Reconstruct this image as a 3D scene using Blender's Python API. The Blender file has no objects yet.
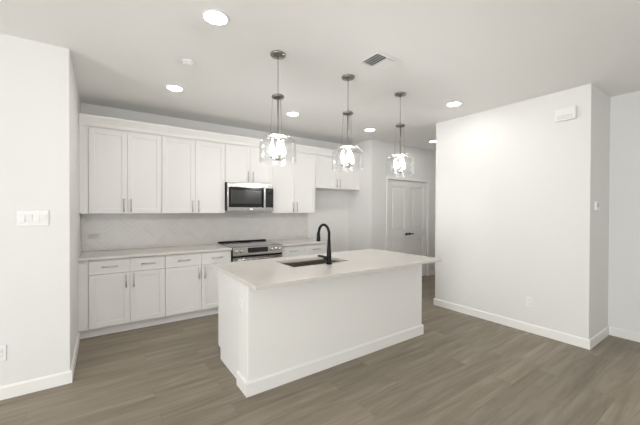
import bpy, bmesh, math, random
from mathutils import Vector, Matrix, Euler
random.seed(7)
scn = bpy.context.scene
COL = scn.collection
PI = math.pi
CEIL = 2.747

# ------------------------------------------------------------------ camera
cam_d = bpy.data.cameras.new('camera')
cam = bpy.data.objects.new('camera', cam_d)
COL.objects.link(cam)
cam.location = (0, 0, 1.432)
cam_d.sensor_fit = 'HORIZONTAL'
cam_d.sensor_width = 36.0
cam_d.lens = 36.0 * 309.9 / 640
cam_d.clip_start = 0.02
yaw, pitch, roll = math.radians(34.94), math.radians(-0.453), math.radians(0.183)
cam.matrix_world = (Matrix.Translation((0, 0, 1.432)) @ Matrix.Rotation(-yaw, 4, 'Z')
                    @ Matrix.Rotation(PI / 2 + pitch, 4, 'X') @ Matrix.Rotation(roll, 4, 'Z'))
scn.camera = cam

# ------------------------------------------------------------------ world, exposure
scn.view_settings.view_transform = 'Standard'
scn.view_settings.look = 'None'
scn.view_settings.gamma = 1.0
scn.view_settings.exposure = -0.68
scn.view_settings.use_curve_mapping = False
w = bpy.data.worlds.new('overcast_sky')
scn.world = w
w.use_nodes = True
w.node_tree.nodes['Background'].inputs[0].default_value = (0.86, 0.93, 1.0, 1)
w.node_tree.nodes['Background'].inputs[1].default_value = 1.0


def window_light(name, loc, rot, sx, sy, power, col=(1.0, 0.985, 0.96)):
    d = bpy.data.lights.new(name, 'AREA')
    d.shape = 'RECTANGLE'
    d.size, d.size_y = sx, sy
    d.energy = power
    d.color = col
    o = bpy.data.objects.new(name, d)
    o.location = loc
    o.rotation_euler = rot
    COL.objects.link(o)


# daylight entering by the living-room windows (left side and behind the camera)
SKY = (0.90, 0.955, 1.0)
window_light('daylight_side', (-4.62, -0.6, 1.25), (0, -PI / 2, 0), 2.3, 3.4, 200, SKY)
window_light('daylight_rear', (0.0, -3.32, 1.35), (PI / 2, 0, 0), 3.8, 2.1, 20, SKY)
# added fill lamps, tilted up through the same windows to brighten the ceiling
window_light('ground_bounce_side', (-4.95, -0.6, 0.9), (0, -math.radians(125), 0), 1.6, 3.4, 250, (0.985, 0.98, 0.965))
window_light('ground_bounce_rear', (0.0, -3.65, 0.9), (math.radians(125), 0, 0), 3.8, 1.6, 115, (0.985, 0.98, 0.965))


# ------------------------------------------------------------------ materials
def mat(name, col, rough=0.5, metal=0.0, spec=0.5, emit=0.0, bump=None, var=0.0, var_scale=3.0, coat=0.0):
    m = bpy.data.materials.new(name)
    m.use_nodes = True
    nt = m.node_tree
    b = nt.nodes['Principled BSDF']
    b.inputs['Base Color'].default_value = (*col, 1)
    b.inputs['Roughness'].default_value = rough
    b.inputs['Metallic'].default_value = metal
    b.inputs['Specular IOR Level'].default_value = spec
    b.inputs['Coat Weight'].default_value = coat
    if emit:
        b.inputs['Emission Color'].default_value = (1, 0.985, 0.96, 1)
        b.inputs['Emission Strength'].default_value = emit
    tc = nt.nodes.new('ShaderNodeTexCoord')
    if var:
        n = nt.nodes.new('ShaderNodeTexNoise')
        n.inputs['Scale'].default_value = var_scale
        n.inputs['Detail'].default_value = 4
        nt.links.new(tc.outputs['Object'], n.inputs['Vector'])
        r = nt.nodes.new('ShaderNodeValToRGB')
        r.color_ramp.elements[0].position = 0.3
        r.color_ramp.elements[1].position = 0.7
        r.color_ramp.elements[0].color = (*[c * (1 - var) for c in col], 1)
        r.color_ramp.elements[1].color = (*[min(1, c * (1 + var)) for c in col], 1)
        nt.links.new(n.outputs['Fac'], r.inputs['Fac'])
        nt.links.new(r.outputs['Color'], b.inputs['Base Color'])
    if bump:
        n2 = nt.nodes.new('ShaderNodeTexNoise')
        n2.inputs['Scale'].default_value = bump[0]
        nt.links.new(tc.outputs['Object'], n2.inputs['Vector'])
        bp = nt.nodes.new('ShaderNodeBump')
        bp.inputs['Strength'].default_value = bump[1]
        bp.inputs['Distance'].default_value = 0.002
        nt.links.new(n2.outputs['Fac'], bp.inputs['Height'])
        nt.links.new(bp.outputs['Normal'], b.inputs['Normal'])
    return m


def floor_material():
    m = bpy.data.materials.new('grey_brown_plank')
    m.use_nodes = True
    nt = m.node_tree
    L = nt.links.new
    b = nt.nodes['Principled BSDF']
    tc = nt.nodes.new('ShaderNodeTexCoord')
    br = nt.nodes.new('ShaderNodeTexBrick')
    br.offset = 0.37
    br.inputs['Color1'].default_value = (0, 0, 0, 1)
    br.inputs['Color2'].default_value = (1, 1, 1, 1)
    br.inputs['Mortar'].default_value = (0.5, 0.5, 0.5, 1)
    br.inputs['Scale'].default_value = 1.0
    br.inputs['Mortar Size'].default_value = 0.0012
    br.inputs['Mortar Smooth'].default_value = 0.1
    br.inputs['Brick Width'].default_value = 1.22
    br.inputs['Row Height'].default_value = 0.18
    L(tc.outputs['Object'], br.inputs['Vector'])
    # grain stretched along the planks, shifted from plank to plank
    mp = nt.nodes.new('ShaderNodeMapping')
    mp.inputs['Scale'].default_value = (0.9, 11.0, 1.0)
    L(tc.outputs['Object'], mp.inputs['Vector'])
    add = nt.nodes.new('ShaderNodeVectorMath')
    add.operation = 'MULTIPLY_ADD'
    L(br.outputs['Color'], add.inputs[0])
    add.inputs[1].default_value = (7.0, 3.0, 5.0)
    L(mp.outputs['Vector'], add.inputs[2])
    n1 = nt.nodes.new('ShaderNodeTexNoise')
    n1.inputs['Scale'].default_value = 1.6
    n1.inputs['Detail'].default_value = 7
    n1.inputs['Roughness'].default_value = 0.62
    n1.inputs['Distortion'].default_value = 0.6
    L(add.outputs['Vector'], n1.inputs['Vector'])
    r1 = nt.nodes.new('ShaderNodeValToRGB')
    e = r1.color_ramp.elements
    e[0].position, e[1].position = 0.28, 0.72
    e[0].color = (0.198, 0.165, 0.122, 1)
    e[1].color = (0.345, 0.301, 0.236, 1)
    k = r1.color_ramp.elements.new(0.5)
    k.color = (0.264, 0.224, 0.170, 1)
    L(n1.outputs['Fac'], r1.inputs['Fac'])
    # plank to plank tone
    mx = nt.nodes.new('ShaderNodeMix')
    mx.data_type = 'RGBA'
    mx.blend_type = 'MULTIPLY'
    mx.inputs['Factor'].default_value = 1.0
    r2 = nt.nodes.new('ShaderNodeValToRGB')
    r2.color_ramp.elements[0].color = (0.88, 0.88, 0.885, 1)
    r2.color_ramp.elements[1].color = (1.08, 1.08, 1.07, 1)
    L(br.outputs['Color'], r2.inputs['Fac'])
    L(r1.outputs['Color'], mx.inputs['A'])
    L(r2.outputs['Color'], mx.inputs['B'])
    mx2 = nt.nodes.new('ShaderNodeMix')
    mx2.data_type = 'RGBA'
    L(br.outputs['Fac'], mx2.inputs['Factor'])
    L(mx.outputs['Result'], mx2.inputs['A'])
    mx2.inputs['B'].default_value = (0.19, 0.157, 0.123, 1)
    L(mx2.outputs['Result'], b.inputs['Base Color'])
    b.inputs['Roughness'].default_value = 0.48
    b.inputs['Specular IOR Level'].default_value = 0.35
    return m


def quartz_material():
    m = mat('quartz', (0.74, 0.705, 0.645), 0.16, spec=0.5)
    nt = m.node_tree
    b = nt.nodes['Principled BSDF']
    tc = nt.nodes.new('ShaderNodeTexCoord')
    n = nt.nodes.new('ShaderNodeTexNoise')
    n.inputs['Scale'].default_value = 180
    n.inputs['Detail'].default_value = 2
    nt.links.new(tc.outputs['Object'], n.inputs['Vector'])
    r = nt.nodes.new('ShaderNodeValToRGB')
    r.color_ramp.elements[0].position = 0.3
    r.color_ramp.elements[1].position = 0.6
    r.color_ramp.elements[0].color = (0.605, 0.574, 0.532, 1)
    r.color_ramp.elements[1].color = (0.665, 0.636, 0.594, 1)
    nt.links.new(n.outputs['Fac'], r.inputs['Fac'])
    nt.links.new(r.outputs['Color'], b.inputs['Base Color'])
    return m


def tile_material():
    m = mat('marble_tile', (0.6, 0.58, 0.55), 0.22, spec=0.5)
    nt = m.node_tree
    b = nt.nodes['Principled BSDF']
    ge = nt.nodes.new('ShaderNodeNewGeometry')
    r = nt.nodes.new('ShaderNodeValToRGB')
    r.color_ramp.elements[0].color = (0.632, 0.610, 0.583, 1)
    r.color_ramp.elements[1].color = (0.664, 0.641, 0.613, 1)
    nt.links.new(ge.outputs['Random Per Island'], r.inputs['Fac'])
    nt.links.new(r.outputs['Color'], b.inputs['Base Color'])
    return m


def glass_material():
    m = bpy.data.materials.new('clear_glass')
    m.use_nodes = True
    nt = m.node_tree
    nt.nodes.clear()
    out = nt.nodes.new('ShaderNodeOutputMaterial')
    t = nt.nodes.new('ShaderNodeBsdfTransparent')
    t.inputs[0].default_value = (0.97, 0.975, 0.975, 1)
    g = nt.nodes.new('ShaderNodeBsdfGlossy')
    g.inputs['Roughness'].default_value = 0.10
    f = nt.nodes.new('ShaderNodeLayerWeight')
    f.inputs['Blend'].default_value = 0.25
    pw = nt.nodes.new('ShaderNodeMath')
    pw.operation = 'POWER'
    pw.inputs[1].default_value = 1.4
    ml = nt.nodes.new('ShaderNodeMath')
    ml.operation = 'MULTIPLY_ADD'
    ml.inputs[1].default_value = 0.85
    ml.inputs[2].default_value = 0.07
    mx = nt.nodes.new('ShaderNodeMixShader')
    nt.links.new(f.outputs['Facing'], pw.inputs[0])
    nt.links.new(pw.outputs[0], ml.inputs[0])
    nt.links.new(ml.outputs[0], mx.inputs[0])
    nt.links.new(t.outputs[0], mx.inputs[1])
    nt.links.new(g.outputs[0], mx.inputs[2])
    nt.links.new(mx.outputs[0], out.inputs[0])
    return m


def brushed(name, col, rough=0.3, axis=0):
    m = mat(name, col, rough, metal=1.0)
    nt = m.node_tree
    b = nt.nodes['Principled BSDF']
    tc = nt.nodes.new('ShaderNodeTexCoord')
    mp = nt.nodes.new('ShaderNodeMapping')
    sc = [400, 400, 400]
    sc[axis] = 4
    mp.inputs['Scale'].default_value = sc
    n = nt.nodes.new('ShaderNodeTexNoise')
    nt.links.new(tc.outputs['Object'], mp.inputs['Vector'])
    nt.links.new(mp.outputs['Vector'], n.inputs['Vector'])
    mr = nt.nodes.new('ShaderNodeMapRange')
    mr.inputs['To Min'].default_value = rough * 0.8
    mr.inputs['To Max'].default_value = rough * 1.25
    nt.links.new(n.outputs['Fac'], mr.inputs['Value'])
    nt.links.new(mr.outputs['Result'], b.inputs['Roughness'])
    return m


M = dict(
    wall=mat('wall_paint', (0.755, 0.745, 0.724), 0.75, spec=0.25, bump=(140, 0.15)),
    ceil=mat('ceiling_paint', (0.85, 0.842, 0.825), 0.85, spec=0.2, bump=(120, 0.15)),
    trim=mat('trim_paint', (0.83, 0.815, 0.785), 0.4, spec=0.4),
    cab=mat('cabinet_paint', (0.80, 0.787, 0.765), 0.38, spec=0.4, var=0.006),
    cabin=mat('cabinet_carcass', (0.72, 0.70, 0.67), 0.5),
    door=mat('door_paint', (0.82, 0.805, 0.78), 0.42, spec=0.4),
    floor=floor_material(),
    quartz=quartz_material(),
    tile=tile_material(),
    grout=mat('grout', (0.76, 0.745, 0.72), 0.9),
    nickel=mat('brushed_nickel', (0.60, 0.58, 0.55), 0.4, metal=1.0),
    pewter=mat('satin_pewter', (0.30, 0.285, 0.26), 0.28, metal=1.0),
    steel=brushed('stainless_steel', (0.50, 0.485, 0.465), 0.24, 0),
    sinksteel=brushed('sink_steel', (0.40, 0.365, 0.33), 0.36, 0),
    black=mat('black_glass', (0.012, 0.012, 0.013), 0.08, spec=0.5),
    blackm=mat('black_metal', (0.007, 0.0065, 0.006), 0.4, spec=0.22),
    dark=mat('dark_cavity', (0.06, 0.058, 0.055), 0.7),
    cooktop=mat('cooktop_glass', (0.24, 0.237, 0.232), 0.06, spec=0.9),  # black glass lightened to grey, wall reflection put into the base colour
    mesh=mat('oven_window_screen', (0.035, 0.035, 0.034), 0.2),
    knob=mat('knob_metal', (0.72, 0.70, 0.67), 0.25, metal=1.0),
    plastic=mat('white_plastic', (0.82, 0.81, 0.79), 0.35),
    almond=mat('pale_grey_plastic', (0.60, 0.585, 0.56), 0.35),
    plasticg=mat('grey_plastic', (0.50, 0.49, 0.47), 0.4),
    glass=glass_material(),
    lens=mat('light_lens', (0.95, 0.95, 0.95), 0.5, emit=105),
    bulb=mat('bulb', (0.95, 0.93, 0.9), 0.4, emit=520),
    socket=mat('candle_sleeve', (0.85, 0.84, 0.82), 0.4),
    screen=mat('display_digits', (0.55, 0.62, 0.65), 0.4),
)

# ------------------------------------------------------------------ builders
OFF = {}


def empty(name, loc, label=None, cat=None, group=None):
    o = bpy.data.objects.new(name, None)
    o.empty_display_size = 0.1
    COL.objects.link(o)
    o.location = loc
    OFF[o.name] = Vector(loc)
    tag(o, label, cat, group)
    return o


def tag(o, label=None, cat=None, group=None, kind=None):
    if label:
        o['label'] = label
    if cat:
        o['category'] = cat
    if group:
        o['group'] = group
    if kind:
        o['kind'] = kind
    return o


class MB:
    """collects shapes given in world coordinates, then links them as one mesh object"""

    def __init__(self):
        self.bm = bmesh.new()

    def _merge(self, t, mi=0, smooth=False):
        for f in t.faces:
            f.material_index = mi
            f.smooth = smooth
        me = bpy.data.meshes.new('t')
        t.to_mesh(me)
        t.free()
        self.bm.from_mesh(me)
        bpy.data.meshes.remove(me)

    def box(self, x0, x1, y0, y1, z0, z1, bev=0.0, mi=0, seg=1, mtx=None):
        t = bmesh.new()
        bmesh.ops.create_cube(t, size=1)
        for v in t.verts:
            v.co = Vector(((x0 + x1) / 2 + v.co.x * (x1 - x0), (y0 + y1) / 2 + v.co.y * (y1 - y0),
                           (z0 + z1) / 2 + v.co.z * (z1 - z0)))
        if bev:
            bmesh.ops.bevel(t, geom=list(t.edges), offset=bev, segments=seg, affect='EDGES', profile=0.5)
        if mtx:
            bmesh.ops.transform(t, matrix=mtx, verts=t.verts)
        self._merge(t, mi)
        return self

    def lathe(self, prof, c, n=24, axis='Z', mi=0, caps=True, smooth=True):
        t = bmesh.new()
        rings = []
        for r, z in prof:
            ring = []
            for i in range(n):
                a = 2 * PI * i / n
                p = Vector((r * math.cos(a), r * math.sin(a), z))
                if axis == 'Y':
                    p = Vector((p.x, p.z, -p.y))
                if axis == 'X':
                    p = Vector((p.z, p.x, p.y))
                ring.append(t.verts.new(p + Vector(c)))
            rings.append(ring)
        for a, b in zip(rings, rings[1:]):
            for i in range(n):
                t.faces.new((a[i], a[(i + 1) % n], b[(i + 1) % n], b[i]))
        if caps:
            if prof[0][0] > 1e-6:
                t.faces.new(list(reversed(rings[0])))
            if prof[-1][0] > 1e-6:
                t.faces.new(rings[-1])
        bmesh.ops.remove_doubles(t, verts=t.verts, dist=1e-6)
        bmesh.ops.recalc_face_normals(t, faces=t.faces)
        for f in t.faces:
            f.smooth = smooth and len(f.verts) <= 4
            f.material_index = mi
        me = bpy.data.meshes.new('t')
        t.to_mesh(me)
        t.free()
        self.bm.from_mesh(me)
        bpy.data.meshes.remove(me)
        return self

    def tube(self, pts, r, n=12, closed=False, mi=0):
        t = bmesh.new()
        pts = [Vector(p) for p in pts]
        rr = r if isinstance(r, (list, tuple)) else [r] * len(pts)
        rings = []
        prev = None
        N = len(pts)
        for i, p in enumerate(pts):
            if closed:
                d = (pts[(i + 1) % N] - pts[i - 1]).normalized()
            else:
                d = (pts[min(i + 1, N - 1)] - pts[max(i - 1, 0)]).normalized()
            if prev is None:
                u = d.orthogonal().normalized()
            else:
                u = (prev - d * prev.dot(d)).normalized()
            prev = u
            v = d.cross(u)
            rings.append([t.verts.new(p + (u * math.cos(2 * PI * k / n) + v * math.sin(2 * PI * k / n)) * rr[i]) for k in range(n)])
        pairs = list(zip(rings, rings[1:])) + ([(rings[-1], rings[0])] if closed else [])
        for a, b in pairs:
            for k in range(n):
                t.faces.new((a[k], a[(k + 1) % n], b[(k + 1) % n], b[k]))
        if not closed:
            t.faces.new(list(reversed(rings[0])))
            t.faces.new(rings[-1])
        bmesh.ops.recalc_face_normals(t, faces=t.faces)
        self._merge(t, mi, True)
        return self

    def prism(self, poly, axis, a, b, mi=0):
        """poly = 2D outline; extruded along axis from a to b"""
        t = bmesh.new()

        def P(p, q):
            return {'X': (q, p[0], p[1]), 'Y': (p[0], q, p[1]), 'Z': (p[0], p[1], q)}[axis]
        A = [t.verts.new(P(p, a)) for p in poly]
        B = [t.verts.new(P(p, b)) for p in poly]
        t.faces.new(A)
        t.faces.new(B)
        n = len(poly)
        for i in range(n):
            t.faces.new((A[i], A[(i + 1) % n], B[(i + 1) % n], B[i]))
        bmesh.ops.recalc_face_normals(t, faces=t.faces)
        self._merge(t, mi)
        return self

    def shaker(self, x0, x1, y, z0, z1, th=0.02, rail=0.057, rec=0.007, face=-1):
        """framed door or leaf whose front lies at y and faces -Y (face=-1) or +Y"""
        yb = y - face * th
        yp = y - face * rec
        lo, hi = min(y, yb), max(y, yb)
        b = 0.0016
        self.box(x0, x0 + rail, lo, hi, z0, z1, b)
        self.box(x1 - rail, x1, lo, hi, z0, z1, b)
        self.box(x0 + rail, x1 - rail, lo, hi, z0, z0 + rail, b)
        self.box(x0 + rail, x1 - rail, lo, hi, z1 - rail, z1, b)
        lo, hi = min(yp, yb), max(yp, yb)
        self.box(x0 + rail - 0.003, x1 - rail + 0.003, lo + 0.0005, hi - 0.0005, z0 + rail - 0.003, z1 - rail + 0.003)
        return self

    def build(self, name, mats, parent=None, label=None):
        off = OFF.get(parent.name, Vector()) if parent else Vector()
        if parent is None:
            # origin at the base of the mesh
            xs = [v.co for v in self.bm.verts]
            off = Vector(((min(p.x for p in xs) + max(p.x for p in xs)) / 2,
                          (min(p.y for p in xs) + max(p.y for p in xs)) / 2, min(p.z for p in xs)))
        for v in self.bm.verts:
            v.co -= off
        me = bpy.data.meshes.new(name)
        self.bm.to_mesh(me)
        self.bm.free()
        for mm in (mats if isinstance(mats, (list, tuple)) else [mats]):
            me.materials.append(mm)
        o = bpy.data.objects.new(name, me)
        COL.objects.link(o)
        if parent:
            o.parent = parent
        else:
            o.location = off
        OFF[o.name] = off.copy()
        if label:
            o['label'] = label
        return o


def struct(name, mb, m, parent=None):
    o = mb.build(name, m, parent)
    o['kind'] = 'structure'
    return o


def copy_tree(o, parent=None):
    c = o.copy()
    COL.objects.link(c)
    if parent:
        c.parent = parent
    for ch in list(o.children):
        copy_tree(ch, c)
    return c


# ================================================================== the setting
XL, YL, YW = -0.228, 3.271, 4.833          # end of the left wall, its face, cabinet wall
XF, YP = 4.09, 4.19                        # side wall of the fridge bay, pantry door wall
XR, YR1, YR2, XN = 4.12, 1.026, 2.845, 4.805
X0, Y0, X1 = -4.5, -3.2, 6.05

struct('floor', MB().box(X0 - .12, X1 + .12, Y0 - .12, 4.95, -0.12, 0), M['floor'])
struct('ceiling', MB().box(X0 - .12, X1 + .12, Y0 - .12, 4.95, CEIL, CEIL + 0.12), M['ceil'])
struct('wall_left', MB().box(X0, XL, YL, 4.95, 0, CEIL, 0.003), M['wall'])
struct('wall_back', MB().box(XL, XF, YW, 4.95, 0, CEIL), M['wall'])
DX0, DX1, DZ = 4.55, 5.78, 2.04            # pantry double-door opening
struct('wall_pantry', MB().box(XF, DX0, YP, 4.95, 0, CEIL, 0.003).box(DX1, X1, YP, 4.95, 0, CEIL)
       .box(DX0, DX1, YP, 4.95, DZ, CEIL).box(DX0, DX1, YP + 0.12, 4.95, 0, DZ), M['wall'])
struct('wall_hall', MB().box(X1, X1 + .12, YR2, 4.95, 0, CEIL), M['wall'])
struct('wall_right', MB().box(XR, X1, YR1, YR2, 0, CEIL, 0.003), M['wall'])
struct('wall_recess', MB().box(XN, XN + .12, Y0, YR1, 0, CEIL), M['wall'])
# window walls of the living room, outside the picture
wy0, wy1, wz0, wz1 = -2.3, 1.1, 0.10, 2.40
struct('wall_window', MB().box(X0 - .12, X0, Y0, wy0, 0, CEIL).box(X0 - .12, X0, wy1, YL, 0, CEIL)
       .box(X0 - .12, X0, wy0, wy1, 0, wz0).box(X0 - .12, X0, wy0, wy1, wz1, CEIL), M['wall'])
vx0, vx1 = -1.9, 1.9
struct('wall_rear', MB().box(X0, vx0, Y0 - .12, Y0, 0, CEIL).box(vx1, XN + .12, Y0 - .12, Y0, 0, CEIL)
       .box(vx0, vx1, Y0 - .12, Y0, 0, wz0).box(vx0, vx1, Y0 - .12, Y0, wz1, CEIL), M['wall'])
g = MB()
for y in (wy0, (wy0 * 2 + wy1) / 3, (wy0 + 2 * wy1) / 3, wy1 - .05):
    g.box(X0 - .09, X0 - .04, y, y + .05, wz0, wz1)
g.box(X0 - .09, X0 - .04, wy0, wy1, wz0, wz0 + .05).box(X0 - .09, X0 - .04, wy0, wy1, wz1 - .05, wz1)
struct('window_1', g, M['trim'])
g = MB()
for x in (vx0, (vx0 * 2 + vx1) / 3, (vx0 + 2 * vx1) / 3, vx1 - .05):
    g.box(x, x + .05, Y0 - .09, Y0 - .04, wz0, wz1)
g.box(vx0, vx1, Y0 - .09, Y0 - .04, wz0, wz0 + .05).box(vx0, vx1, Y0 - .09, Y0 - .04, wz1 - .05, wz1)
struct('window_2', g, M['trim'])

BH, BT = 0.10, 0.014


def base_profile(p0, p1, nrm, name):
    """baseboard with a small eased top along a wall; nrm = direction into the room"""
    (xa, ya), (xb, yb) = p0, p1
    g = MB()
    if nrm[0]:
        s = nrm[0]
        x = xa
        g.prism([(x, 0), (x + s * BT, 0), (x + s * BT, BH - .012), (x + s * .006, BH), (x, BH)], 'Y', ya, yb)
    else:
        s = nrm[1]
        y = ya
        g.prism([(y, 0), (y + s * BT, 0), (y + s * BT, BH - .012), (y + s * .006, BH), (y, BH)], 'X', xa, xb)
    return struct(name, g, M['trim'])


base_profile((X0, YL), (XL + BT, YL), (0, -1), 'baseboard_left')
base_profile((XL, YL), (XL, 4.238), (1, 0), 'baseboard_pocket')
base_profile((XF - BT, YP), (DX0 - .065, YP), (0, -1), 'baseboard_pantry')
base_profile((XF, YP - BT), (XF, YW), (-1, 0), 'baseboard_bay')
base_profile((3.13, YW), (XF - BT, YW), (0, -1), 'baseboard_back')
base_profile((DX1 + .065, YP), (X1, YP), (0, -1), 'baseboard_hall')
base_profile((XR, YR1 - BT), (XR, YR2 + BT), (-1, 0), 'baseboard_right')
base_profile((XR, YR1), (XN, YR1), (0, -1), 'baseboard_corner')
base_profile((XN, Y0), (XN, YR1 - BT), (-1, 0), 'baseboard_recess')
base_profile((XR, YR2), (X1, YR2), (0, 1), 'baseboard_closet')

# pantry double door with its casing
cw = 0.06
struct('trim_1', MB().box(DX0 - cw, DX0, YP - .014, YP, 0, DZ + cw, .003).box(DX1, DX1 + cw, YP - .014, YP, 0, DZ + cw, .003)
       .box(DX0, DX1, YP - .014, YP, DZ, DZ + cw, .003), M['trim'])
mid = (DX0 + DX1) / 2


def door_leaf(name, xa, xb, hx, dirx, lab):
    y = YP + 0.022
    g = MB()
    z0, z1 = 0.012, DZ - 0.006
    st = 0.115
    lock0, lock1 = 0.86, 1.03
    g.box(xa, xa + st, y, y + .035, z0, z1, .001).box(xb - st, xb, y, y + .035, z0, z1, .001)
    for a, b in ((z0, z0 + .2), (lock0, lock1), (z1 - .115, z1)):
        g.box(xa + st, xb - st, y, y + .035, a, b)
    for a, b in ((z0 + .2, lock0), (lock1, z1 - .115)):
        g.box(xa + st, xb - st, y + .016, y + .03, a, b)              # recessed field
        g.box(xa + st + .035, xb - st - .035, y + .005, y + .02, a + .045, b - .045, .009)   # raised panel
    d = struct(name, g, M['door'])
    hb = MB()
    hb.lathe([(.027, 0), (.027, -.006), (.024, -.009), (.010, -.010), (.010, -.042), (.0, -.042)], (hx, y, .945), 16, 'Y')
    hb.tube([(hx, y - .038, .945), (hx + dirx * .03, y - .040, .945), (hx + dirx * .095, y - .038, .945)], [.013, .013, .011], 10)
    ho = hb.build('door_handle', M['blackm'], d, 'black lever handle')
    return d


door_leaf('door_1', DX0 + .003, mid - .002, mid - .04, -1, '')
door_leaf('door_2', mid + .002, DX1 - .003, mid + .04, 1, '')

# ------------------------------------------------------------------ herringbone backsplash
ZT, TH = 0.905, 0.030                      # worktop height and thickness
ZB = ZT - TH                               # top of the cabinet boxes
ZU0, ZU1 = 1.383, 2.423                    # upper cabinets


def clip(poly, x0, x1, z0, z1):
    for ax, lim, sgn in ((0, x0, 1), (0, x1, -1), (1, z0, 1), (1, z1, -1)):
        out = []
        for i in range(len(poly)):
            a, b = poly[i], poly[(i + 1) % len(poly)]
            da, db = sgn * (a[ax] - lim), sgn * (b[ax] - lim)
            if da >= 0:
                out.append(a)
            if (da > 0 and db < 0) or (da < 0 and db > 0):
                t = da / (da - db)
                out.append((a[0] + t * (b[0] - a[0]), a[1] + t * (b[1] - a[1])))
        poly = out
        if len(poly) < 3:
            return None
    ar = abs(sum(poly[i][0] * poly[(i + 1) % len(poly)][1] - poly[(i + 1) % len(poly)][0] * poly[i][1] for i in range(len(poly)))) / 2
    return poly if ar > 2e-5 else None


g = MB()
bx0, bx1, bz0, bz1 = XL + .002, 3.095, ZT + .001, ZU0 - .002
W_, n_ = 0.052, 4
c45 = math.sqrt(.5)
gap = 0.0011
for k in range(-60, 60):
    for j in range(-12, 13):
        for kind in (0, 1):
            ox, oy = k + 2 * n_ * j, k
            if kind == 0:
                r_ = (ox, ox + n_, oy, oy + 1)
            else:
                r_ = (ox + n_, ox + n_ + 1, oy - n_ + 1, oy + 1)
            a, b, c, d = [v * W_ for v in r_]
            a += gap; b -= gap; c += gap; d -= gap
            poly = [((x - z) * c45 + 0.60, (x + z) * c45 + 1.14) for x, z in ((a, c), (b, c), (b, d), (a, d))]
            if max(p[0] for p in poly) < bx0 or min(p[0] for p in poly) > bx1 or max(p[1] for p in poly) < bz0 or min(p[1] for p in poly) > bz1:
                continue
            p2 = clip(poly, bx0, bx1, bz0, bz1)
            if p2:
                g.prism(p2, 'Y', YW - .010, YW - .003, 0)
g.box(bx0, bx1, YW - .0085, YW - .0002, bz0, bz1, 0, 1)
struct('wall_backsplash', g, [M['tile'], M['grout']])


# ================================================================== cabinets
def pull(parent, c, length, vertical, label=None, face=-1, m='nickel'):
    """bar pull on two posts, in front of a door whose face lies at c.y"""
    x, y, z = c
    g = MB()
    h = length / 2
    yo = y + face * 0.03
    if vertical:
        g.tube([(x, yo, z - h), (x, yo, z + h)], .0068, 10)
        for s in (-1, 1):
            g.tube([(x, y + face * .0005, z + s * h * .72), (x, yo, z + s * h * .72)], .0045, 8)
    else:
        g.tube([(x - h, yo, z), (x + h, yo, z)], .0068, 10)
        for s in (-1, 1):
            g.tube([(x + s * h * .72, y + face * .0005, z), (x + s * h * .72, yo, z)], .0045, 8)
    return g.build('handle', M[m], parent)


YUF = 4.502        # front face of upper doors
YBF = 4.227        # front face of base doors
GRP_U = 'upper kitchen cabinets'
GRP_B = 'base kitchen cabinets'


def upper(x0, x1, split, z0, label, hz, filler=None, fillr=None):
    r = empty('wall_cabinet', ((x0 + x1) / 2, YW - .16, z0), label, 'cabinet', GRP_U)
    x0 += .0006
    x1 -= .0006
    xa = x0 if filler is None else filler
    xb = x1 if fillr is None else fillr
    MB().box(x0, x1, YUF + .021, YW - .011, z0, ZU1).build('body', M['cab'], r)
    if filler is not None:
        MB().box(filler, x0 - .001, YUF + .012, YUF + .04, z0, ZU1).build('filler_strip', M['cab'], r)
    if fillr is not None:
        MB().box(x1 + .001, fillr, YUF + .012, YUF + .04, z0, ZU1).build('filler_strip', M['cab'], r)
    e = .0022
    for a, b, hx in ((x0 + e, split - e * .7, split - .038), (split + e * .7, x1 - e, split + .038)):
        d = MB().shaker(a, b, YUF, z0 + .002, 2.383).build('door', M['cab'], r)
        pull(d, (hx, YUF, hz), .16, True)
    return r


upper(-0.145, 0.625, 0.243, ZU0, 'white shaker wall cabinet at the far left end, beside the left wall', 1.482, filler=XL + .001)
upper(0.625, 1.4555, 1.041, ZU0, 'white shaker wall cabinet just left of the microwave', 1.482)
upper(1.4555, 2.227, 1.842, 1.833, 'short white wall cabinet directly above the microwave', 1.935)
upper(2.227, 3.05, 2.627, ZU0, 'white shaker wall cabinet just right of the microwave', 1.482)
upper(3.05, 3.995, 3.545, 1.822, 'short white wall cabinet above the empty fridge bay', 1.925, fillr=XF - .001)

# crown moulding on all of them
prof = [(YUF + .012, ZU1 - .02), (YUF - .002, ZU1 - .02), (YUF - .004, ZU1 + .02), (YUF - .022, ZU1 + .058), (YUF - .036, ZU1 + .085),
        (YUF - .040, ZU1 + .107), (YUF + .03, ZU1 + .107), (YUF + .03, ZU1 + .001), (YUF + .012, ZU1 + .001)]
tag(MB().prism(prof, 'X', XL + .001, XF - .001).build('crown_molding', M['cab']),
    'long white crown molding running along the tops of the wall cabinets', 'molding')


def base(x0, x1, split, label, filler=None, end=None):
    r = empty('base_cabinet', ((x0 + x1) / 2, YW - .3, 0), label, 'cabinet', GRP_B)
    x0 += .0006
    x1 -= .0006
    MB().box(x0, x1, YBF + .021, YW - .011, .105, ZB - .001).build('body', M['cab'], r)
    xa = filler + .001 if filler is not None else x0
    MB().box(xa, x1, YBF + .072, YBF + .088, .001, .105).build('toe_kick', M['cab'], r)
    if filler is not None:
        MB().box(filler, x0 - .001, YBF + .012, YBF + .04, .105, ZB - .001).build('filler_strip', M['cab'], r)
    e = .0022
    for a, b, hx in ((x0 + e, split - e * .7, split - .038), (split + e * .7, x1 - e, split + .038)):
        dr = MB().box(a, b, YBF, YBF + .02, .708, ZB - .008, .002).build('drawer', M['cab'], r)
        pull(dr, ((a + b) / 2, YBF, .79), .15, False)
        d = MB().shaker(a, b, YBF, .112, .704).build('door', M['cab'], r)
        pull(d, (hx, YBF, .61), .155, True)
    return r


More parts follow.
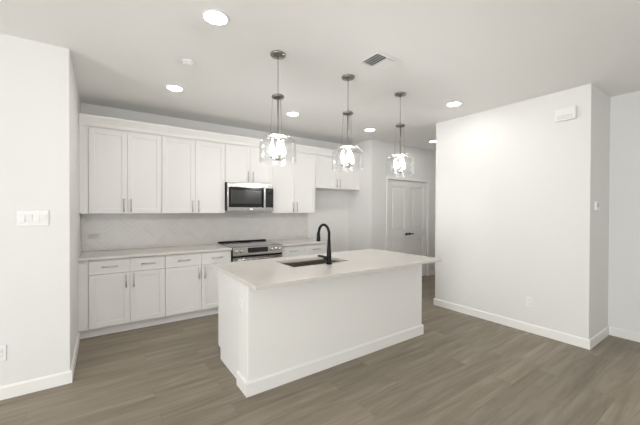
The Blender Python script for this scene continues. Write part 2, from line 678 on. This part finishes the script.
base(-0.137, 0.623, 0.252, 'white base cabinet at the left end of the back run, beside the left wall', filler=XL + .001)
base(0.623, 1.4525, 1.055, 'white base cabinet just left of the stove')
base(2.2265, 3.085, 2.655, 'white base cabinet right of the stove, mostly behind the island')

YCF = 4.188
tag(MB().box(XL + .001, 1.4525, YCF, YW - .011, ZB, ZT, .002).build('countertop', M['quartz']),
    'pale quartz countertop along the back wall, left of the stove', 'countertop')
tag(MB().box(2.2265, 3.105, YCF, YW - .011, ZB, ZT, .002).build('countertop', M['quartz']),
    'short pale quartz countertop right of the stove', 'countertop')

# ================================================================== range
rx0, rx1 = 1.456, 2.223
ry = 4.175
r = empty('kitchen_range', ((rx0 + rx1) / 2, 4.5, 0), 'stainless slide-in kitchen stove with black glass cooktop and front knobs', 'stove')
MB().box(rx0, rx1, ry + .010, YW - .012, .06, .904).box(rx0 + .03, rx1 - .03, ry + .08, YW - .05, .001, .06).build('body', M['blackm'], r)
cook = MB().box(rx0 - .014, rx1 + .014, ry + .014, YW - .013, .9065, .918, .003).build('cooktop', M['cooktop'], r, 'dark glass cooktop')
for cx, cy, rad in ((1.64, 4.37, .10), (2.03, 4.37, .085), (1.64, 4.62, .075), (2.03, 4.62, .1)):
    MB().tube([(cx + rad * math.cos(a * PI / 16), cy + rad * math.sin(a * PI / 16), .9181) for a in range(32)], .0011, 5, True).build('burner_ring', M['plasticg'], cook)
MB().box(rx0 - .012, rx1 + .006, YW - .070, YW - .015, .918, .940, .004).build('back_trim', M['blackm'], r, 'black raised rear vent trim')
# sloped stainless control panel
pts = [(ry + .009, .79), (ry - .012, .79), (ry - .012, .80), (ry + .008, .906), (ry + .009, .906)]
pn = MB().prism(pts, 'X', rx0 + .004, rx1 - .004).build('control_panel', M['steel'], r)
sl = math.atan2(.02, .108)
tilt = Matrix.Translation((0, ry - .002, .854)) @ Matrix.Rotation(-sl, 4, 'X') @ Matrix.Translation((0, -(ry - .002), -.854))
MB().box(1.675, 1.985, ry - .0065, ry + .004, .822, .893, .001, mtx=tilt).build('display', M['black'], pn, 'black glass display')
for kx in (1.51, 1.575, 2.04, 2.105, 2.17):
    k = MB().lathe([(.027, .0), (.027, -.006), (.021, -.008), (.0195, -.03), (.017, -.034), (0, -.034)], (kx, 0, 0), 20, 'Y')
    bmesh.ops.transform(k.bm, matrix=Matrix.Translation((0, ry - .0035, .856)) @ Matrix.Rotation(-sl, 4, 'X'), verts=k.bm.verts)
    k.box(kx - .003, kx + .003, ry - .043, ry - .03, .842, .872, .001)
    k.build('knob', M['knob'], pn)
dg = MB().box(rx0 + .004, rx1 - .004, ry - .012, ry + .009, .24, .762, .003)
dr = dg.build('oven_door', M['steel'], r)
MB().box(rx0 + .09, rx1 - .09, ry - .0145, ry - .0105, .34, .66, .001).build('window', M['black'], dr, 'black oven window')
MB().tube([(rx0 + .05, ry - .06, .742), (rx1 - .05, ry - .06, .742)], .013, 14).box(rx0 + .07, rx0 + .1, ry - .06, ry - .011, .731, .753, .002) \
    .box(rx1 - .1, rx1 - .07, ry - .06, ry - .011, .731, .753, .002).build('handle', M['steel'], dr)
MB().box(rx0 + .004, rx1 - .004, ry - .012, ry + .009, .07, .234, .003).build('storage_drawer', M['steel'], r)

# ================================================================== microwave
mx0, mx1, my, mz0, mz1 = 1.459, 2.195, 4.42, 1.412, 1.8315
r = empty('microwave', ((mx0 + mx1) / 2, 4.6, mz0), 'stainless over-the-range microwave with a black glass door under the short cabinet', 'microwave')
MB().box(mx0, mx1, my + .010, YW - .012, mz0 + .004, mz1).build('body', M['blackm'], r)
xs = mx0 + .60
d = MB().box(mx0 + .001, xs, my, my + .009, mz0 + .062, mz1 - .068, .002).build('door', M['black'], r)
MB().box(mx0 + .055, xs - .075, my - .002, my + .004, mz0 + .11, mz1 - .11, .001).build('window', M['mesh'], d)
MB().box(mx0 + .001, mx1 - .001, my - .003, my + .009, mz1 - .066, mz1 - .001, .003).build('top_band', M['steel'], r, 'stainless upper band')
MB().box(mx0 + .001, mx1 - .001, my - .003, my + .009, mz0, mz0 + .06, .003).build('bottom_band', M['steel'], r, 'stainless lower band')
MB().box(mx0 + .001, mx0 + .022, my - .003, my + .002, mz0 + .061, mz1 - .067).build('side_trim', M['steel'], d)
hx = xs - .03
MB().box(hx - .016, hx + .016, my - .04, my - .022, mz0 + .05, mz1 - .055, .005, seg=2).box(hx - .01, hx + .01, my - .024, my + .001, mz0 + .075, mz0 + .10) \
    .box(hx - .01, hx + .01, my - .024, my + .001, mz1 - .105, mz1 - .08).build('handle', M['steel'], d)
cp = MB().box(xs + .002, mx1 - .001, my, my + .009, mz0 + .062, mz1 - .068, .002).build('control_panel', M['black'], r)
MB().box(xs + .03, mx1 - .03, my - .0008, my + .002, mz1 - .115, mz1 - .085).build('display', M['mesh'], cp)
g = MB()
for i in range(5):
    for j in range(3):
        g.box(xs + .03 + j * .037, xs + .055 + j * .037, my - .0008, my + .002, mz0 + .085 + i * .036, mz0 + .105 + i * .036)
g.build('keypad', M['mesh'], cp)
MB().box(1.80, 1.85, my - .0042, my - .002, mz0 + .018, mz0 + .044).build('badge', M['plastic'], r)

# ================================================================== island
ix0, ix1 = 0.905, 3.02
iy0, iyw, iyb = 2.258, 2.45, 3.05
r = empty('kitchen_island', ((ix0 + ix1) / 2, 2.6, 0), 'long white kitchen island with a smooth front wall and white baseboard', 'island')
MB().box(ix0, ix1, iy0, iyw, .0005, ZB - .001, .003).build('front_wall', M['trim'], r)
g = MB()
bh, bt = .112, .015
g.prism([(iy0, .0005), (iy0 - bt, .0005), (iy0 - bt, bh - .014), (iy0 - .006, bh), (iy0, bh)], 'X', ix0 - bt, ix1 + bt)
g.prism([(ix0, .0005), (ix0 - bt, .0005), (ix0 - bt, bh - .014), (ix0 - .006, bh), (ix0, bh)], 'Y', iy0, iyw + .012)
g.prism([(ix1, .0005), (ix1 + bt, .0005), (ix1 + bt, bh - .014), (ix1 + .006, bh), (ix1, bh)], 'Y', iy0, iyw + .012)
g.build('baseboard', M['trim'], r)
sx0, sx1 = 0.918, 2.995
for a, b in ((sx0, sx0 + .018), (sx1 - .018, sx1)):
    MB().prism([(iyw + .001, .0005), (iyb - .075, .0005), (iyb - .075, .11), (iyb - .02, .11), (iyb - .02, ZB - .001), (iyw + .001, ZB - .001)],
               'X', a, b).build('end_panel', M['cab'], r)
MB().box(sx0 + .019, sx1 - .019, iyw + .001, iyb - .022, .105, .123).build('bottom_panel', M['cabin'], r)
MB().box(sx0 + .019, sx1 - .019, iyb - .095, iyb - .078, .0005, .104).build('toe_kick', M['cab'], r)
wd = (sx1 - sx0) / 4
for i in range(4):
    d = MB().shaker(sx0 + i * wd + .002, sx0 + (i + 1) * wd - .002, iyb, .112, ZB - .008, face=1).build('door', M['cab'], r)
    pull(d, (sx0 + i * wd + (wd - .04 if i % 2 == 0 else .04), iyb, .74), .128, True, face=1)

# island worktop with a cut-out for the sink
cx0, cx1, cy0, cy1 = 0.860, 3.030, 2.008, 3.075
kx0, kx1, ky0, ky1 = 1.435, 2.10, 2.470, 2.860
t = bmesh.new()
O = [(cx0, cy0), (cx1, cy0), (cx1, cy1), (cx0, cy1)]
I = [(kx0, ky0), (kx1, ky0), (kx1, ky1), (kx0, ky1)]
g = MB()
V = {}
for nm, L_ in (('o', O), ('i', I)):
    for z in (ZB, ZT):
        V[nm, z] = [g.bm.verts.new((x, y, z)) for x, y in L_]
for i in range(4):
    j = (i + 1) % 4
    g.bm.faces.new((V['o', ZT][i], V['o', ZT][j], V['i', ZT][j], V['i', ZT][i]))
    g.bm.faces.new((V['o', ZB][j], V['o', ZB][i], V['i', ZB][i], V['i', ZB][j]))
    g.bm.faces.new((V['o', ZB][i], V['o', ZB][j], V['o', ZT][j], V['o', ZT][i]))
    g.bm.faces.new((V['i', ZB][j], V['i', ZB][i], V['i', ZT][i], V['i', ZT][j]))
t.free()
bmesh.ops.recalc_face_normals(g.bm, faces=g.bm.faces)
g.bm.edges.ensure_lookup_table()
ed = [e for e in g.bm.edges if all(v in V['o', ZT] + V['o', ZB] for v in e.verts)]
bmesh.ops.bevel(g.bm, geom=ed, offset=.003, segments=2, affect='EDGES', profile=.5)
tag(g.build('island_countertop', M['quartz']), 'large pale quartz countertop on top of the island', 'countertop')

# undermount sink
r = empty('kitchen_sink', ((kx0 + kx1) / 2, (ky0 + ky1) / 2, ZB - .23), 'rectangular dark stainless undermount sink set into the island countertop', 'sink')
g = MB()
e = .012
zb = ZB - .22
x0, x1, y0, y1 = kx0 - .002, kx1 + .002, ky0 - .002, ky1 + .002
g.box(x0 - e, x0, y0 - e, y1 + e, zb, ZB - .0005)
g.box(x1, x1 + e, y0 - e, y1 + e, zb, ZB - .0005)
g.box(x0, x1, y0 - e, y0, zb, ZB - .0005)
g.box(x0, x1, y1, y1 + e, zb, ZB - .0005)
g.box(x0 - e, x1 + e, y0 - e, y1 + e, zb - e, zb)
g.build('basin', M['sinksteel'], r)
MB().lathe([(.055, .0005), (.055, .004), (.045, .005), (.03, .0025), (0, .0025)], ((kx0 + kx1) / 2, (ky0 + ky1) / 2, zb), 24).build('drain', M['nickel'], r)

# faucet, spout reaching back over the sink
fx, fy = 1.803, 2.425
r = empty('kitchen_faucet', (fx, fy, ZT), 'matte black gooseneck pull-down faucet standing on the island by the sink', 'faucet')
MB().lathe([(.029, .0005), (.029, .012), (.024, .018), (.0225, .10), (.019, .16), (.0155, .24)], (fx, fy, ZT), 20).build('body', M['blackm'], r)
pth = [(fx, fy, ZT + .235)]
R_ = .088
zc = ZT + .292
for i in range(0, 19):
    a = PI - i * (PI * 1.0) / 18
    pth.append((fx, fy + R_ + R_ * math.cos(a), zc + R_ * math.sin(a)))
pth.append((fx, fy + 2 * R_ + .006, zc + .005))
MB().tube(pth, .0135, 14).build('spout', M['blackm'], r)
yq = fy + 2 * R_ + .006
MB().lathe([(.0135, 0), (.0165, -.01), (.019, -.055), (.021, -.085), (.018, -.092), (0, -.092)], (fx, yq, zc + .008), 18).build('spray_head', M['blackm'], r)
lv = MB().tube([(fx - .015, fy, ZT + .062), (fx - .052, fy, ZT + .064)], .019, 14)
lv.tube([(fx - .040, fy, ZT + .066), (fx - .075, fy + .004, ZT + .082), (fx - .125, fy + .006, ZT + .090)], [.0125, .011, .009], 10)
lv.build('lever', M['blackm'], r)


# ================================================================== pendants
def make_pendant(x, y):
    r = empty('pendant_light', (x, y, CEIL), cat='pendant light', group='glass pendant lights over the island')
    MB().lathe([(.066, -.0005), (.066, -.008), (.060, -.018), (.030, -.024), (.012, -.026), (.008, -.040), (0, -.040)], (x, y, CEIL), 24).build('canopy', M['pewter'], r)
    g = MB()
    z = CEIL - .042
    i = 0
    while z > 2.425:                                           # chain of oval links
        a = 0 if i % 2 else PI / 2
        loop = []
        for k in range(12):
            t_ = 2 * PI * k / 12
            u, v = .0055 * math.cos(t_), .014 * math.sin(t_)
            loop.append((x + u * math.cos(a), y + u * math.sin(a), z - .012 + v))
        g.tube(loop, .0016, 5, True)
        z -= .0225
        i += 1
    g.build('chain', M['pewter'], r)
    MB().lathe([(0, .030), (.006, .028), (.007, .016), (.020, .014), (.050, .006), (.054, 0), (.054, -.010), (.046, -.016), (.012, -.020), (0, -.020)],
               (x, y, 2.392), 24).build('hub', M['pewter'], r)
    MB().tube([(x, y, 2.375), (x, y, 1.862)], .0055, 10).build('stem', M['pewter'], r)
    for k in range(3):
        a = 2 * PI * k / 3 + .5
        c_, s_ = math.cos(a), math.sin(a)
        MB().tube([(x + .045 * c_, y + .045 * s_, 2.378), (x + .064 * c_, y + .064 * s_, 2.066)], .0013, 6).build('rod', M['pewter'], r)
    MB().lathe([(.020, 2.064), (.078, 2.062), (.098, 2.060), (.103, 2.054), (.103, 2.046), (.098, 2.043), (.020, 2.052), (.020, 2.064)],
               (x, y, 0), 32, caps=False).build('shade_ring', M['knob'], r, 'bright metal ring holding the glass')
    # clear bell jar: wide neck, round shoulder, straight sides
    pr = [(.100, 2.046), (.101, 2.036), (.112, 2.030), (.130, 2.024), (.145, 2.012), (.1525, 1.992), (.154, 1.96), (.154, 1.838), (.156, 1.833),
          (.154, 1.830)]
    MB().lathe(pr, (x, y, 0), 40, caps=False).build('glass_shade', M['glass'], r, 'clear glass bell jar shade')
    cl = MB().lathe([(0, 1.850), (.010, 1.852), (.018, 1.862), (.018, 1.872), (.008, 1.878), (.0055, 1.885)], (x, y, 0), 18)
    bl = []
    for k in range(3):
        a = 2 * PI * k / 3 + .2
        bx, by = x + 0.054 * math.cos(a), y + 0.054 * math.sin(a)
        cl.tube([(x, y, 1.866), (x + .028 * math.cos(a), y + .028 * math.sin(a), 1.858), (bx, by, 1.866), (bx, by, 1.878)], .005, 8)
        cl.lathe([(.006, 1.874), (.018, 1.878), (.019, 1.884), (.011, 1.886)], (bx, by, 0), 14)
        bl.append((bx, by))
    clo = cl.build('lamp_cluster', M['pewter'], r)
    for bx, by in bl:
        s = MB().lathe([(.0105, 1.885), (.0105, 1.925), (.006, 1.927)], (bx, by, 0), 12).build('candle_sleeve', M['socket'], r)
        MB().lathe([(.006, 1.927), (.010, 1.935), (.0135, 1.953), (.012, 1.973), (.007, 1.995), (0, 2.010)], (bx, by, 0), 14).build('bulb', M['bulb'], r, 'lit candle bulb')
    return r


p = make_pendant(1.212, 2.36)
p['label'] = 'leftmost of the three glass jar pendant lights over the island'
for xx, lab in ((1.982, 'middle glass jar pendant light of the three over the island'),
                (2.752, 'glass jar pendant light hanging in front of the pantry doors, rightmost of three')):
    q = copy_tree(p)
    q.location = (xx, 2.36, CEIL)
    q['label'] = lab


# ================================================================== recessed lights
def make_can(x, y):
    r = empty('recessed_light', (x, y, CEIL), cat='ceiling light', group='recessed ceiling lights')
    MB().lathe([(.074, -.0005), (.074, -.004), (.078, -.007), (.090, -.005), (.093, -.0005)], (x, y, CEIL), 32).build('trim_ring', M['plastic'], r)
    MB().lathe([(.0735, -.001), (.0735, -.0045), (0, -.0055)], (x, y, CEIL), 32).build('lens', M['lens'], r, 'glowing white lens')
    return r


cans = [(0.631, 2.158, 'large bright round recessed light at the top left of the ceiling, nearest the camera'),
        (0.634, 3.66, 'round recessed light over the left wall cabinets'),
        (2.125, 3.70, 'round recessed light between the first and second pendants'),
        (3.575, 3.70, 'round recessed light between the second and third pendants'),
        (3.55, 2.20, 'round recessed light near the top of the big right wall'),
        (5.156, 3.602, 'recessed light in the hall by the pantry doors, partly hidden by the wall edge')]
c0 = make_can(*cans[0][:2])
c0['label'] = cans[0][2]
for x, y, lab in cans[1:]:
    c = copy_tree(c0)
    c.location = (x, y, CEIL)
    c['label'] = lab

# ================================================================== ceiling vent, smoke detector
vx0_, vx1_, vy0_, vy1_ = 1.855, 2.145, 1.835, 2.065
r = empty('ceiling_vent', (2.0, 1.95, CEIL), 'white rectangular air vent with slanted louvers on the ceiling', 'vent')
g = MB()
fw = .024
for a in ((vx0_, vx1_, vy0_, vy0_ + fw), (vx0_, vx1_, vy1_ - fw, vy1_), (vx0_, vx0_ + fw, vy0_ + fw, vy1_ - fw), (vx1_ - fw, vx1_, vy0_ + fw, vy1_ - fw)):
    g.box(*a, CEIL - .010, CEIL - .0008, .002)
g.build('frame', M['plastic'], r)
MB().box(vx0_ + fw, vx1_ - fw, vy0_ + fw, vy1_ - fw, CEIL - .003, CEIL - .0006).build('duct_opening', M['dark'], r)  # flat dark sheet, its colour stands in for shade inside the duct
g = MB()
n = 8
for i in range(n):
    xx = vx0_ + fw + (i + .5) * (vx1_ - vx0_ - 2 * fw) / n
    s = -1 if i < n / 2 else 1
    mt = Matrix.Translation((xx, 0, CEIL - .013)) @ Matrix.Rotation(math.radians(46) * s, 4, 'Y')
    g.box(-.0105, .0105, vy0_ + fw, vy1_ - fw, -.0014, .0014, mtx=mt)
g.box((vx0_ + vx1_) / 2 - .003, (vx0_ + vx1_) / 2 + .003, vy0_ + fw, vy1_ - fw, CEIL - .018, CEIL - .004)
g.build('louvers', M['plastic'], r)

r = empty('smoke_detector', (.617, 2.937, CEIL), 'small round white smoke detector on the ceiling', 'smoke detector')
MB().lathe([(.052, -.0005), (.052, -.008), (.046, -.010), (.044, -.024), (.036, -.030), (0, -.031)], (.617, 2.937, CEIL), 28).build('housing', M['plastic'], r)
MB().lathe([(.0405, -.0235), (.0455, -.0195), (.0465, -.0175), (.0465, -.0150)], (.617, 2.937, CEIL), 28, caps=False).build('vent_band', M['plasticg'], r)


# ================================================================== plates and boxes on the walls
def place(root, loc, rz):
    root.location = loc
    root.rotation_euler = (0, 0, rz)


def make_outlet(m):
    """duplex outlet facing -Y, back on y=0, centred on its own origin"""
    r = empty('wall_outlet', (0, 0, 0), cat='outlet', group='wall outlets')
    MB().box(-.036, .036, -.007, -.0005, -.059, .059, .003, seg=2).build('cover_plate', M[m], r)
    for s in (-1, 1):
        rc = MB().box(-.017, .017, -.010, -.006, s * .0205 - .0145, s * .0205 + .0145, .003).build('receptacle', M[m], r)
        MB().box(-.008, -.0055, -.0105, -.009, s * .0205 - .004, s * .0205 + .006).box(.0055, .008, -.0105, -.009, s * .0205 - .004, s * .0205 + .006) \
            .box(-.002, .002, -.0105, -.009, s * .0205 - .010, s * .0205 - .0065).build('slots', M['plasticg'], rc)
    return r


o0 = make_outlet('almond')
place(o0, (-.094, YW - .010, 1.092), 0)
o0.rotation_euler = (0, PI / 2, 0)
o0['label'] = 'pale grey sideways outlet on the tile backsplash, at its left end'
spots = [((1.04, YW - .010, 1.09), (0, PI / 2, 0), 'pale grey sideways outlet on the tile backsplash, just left of the stove'),
         ((-.640, YL, .348), (0, 0, 0), 'white outlet low on the left wall, at the photo edge'),
         ((XR, 1.574, .355), (0, 0, -PI / 2), 'white outlet low on the big right wall'),
         ((ix0, 2.378, .667), (0, 0, -PI / 2), 'white outlet on the left end of the island')]
o1 = make_outlet('plastic')
for n, (loc, rot, lab) in enumerate(spots):
    o = copy_tree(o0) if n == 0 else o1 if n == 1 else copy_tree(o1)
    o.location = loc
    o.rotation_euler = rot
    o['label'] = lab

sxx, szz = -.45, 1.362
r = empty('light_switch', (sxx, YL, szz), 'wide white four-gang light switch plate on the left wall', 'light switch')
MB().box(sxx - .092, sxx + .092, YL - .007, YL - .0005, szz - .062, szz + .062, .003, seg=2).build('cover_plate', M['plastic'], r)
for i in range(4):
    xx = sxx + (i - 1.5) * .042
    mt = Matrix.Translation((xx, YL - .007, szz)) @ Matrix.Rotation(math.radians(6 if i % 2 else -6), 4, 'X')
    MB().box(-.0155, .0155, -.004, .003, -.032, .032, .0015, mtx=mt).build('rocker', M['plastic'], r)

r = empty('door_chime', (XR, 1.236, 2.41), 'white rectangular chime box high on the big right wall', 'door chime')
MB().box(XR - .042, XR - .0005, 1.143, 1.329, 2.41, 2.545, .006, seg=2).build('housing', M['plastic'], r)
g = MB()
for i in range(5):
    g.box(XR - .0428, XR - .040, 1.165, 1.307, 2.425 + i * .009, 2.428 + i * .009)
g.build('grille', M['plasticg'], r)

r = empty('thermostat', (4.30, YR1, 1.44), 'small white thermostat on the narrow shaded wall face at right', 'thermostat')
MB().box(4.245, 4.365, YR1 - .022, YR1 - .0005, 1.437, 1.533, .004, seg=2).build('housing', M['plastic'], r)
MB().box(4.262, 4.33, YR1 - .0232, YR1 - .020, 1.475, 1.52, .001).build('display', M['plasticg'], r)
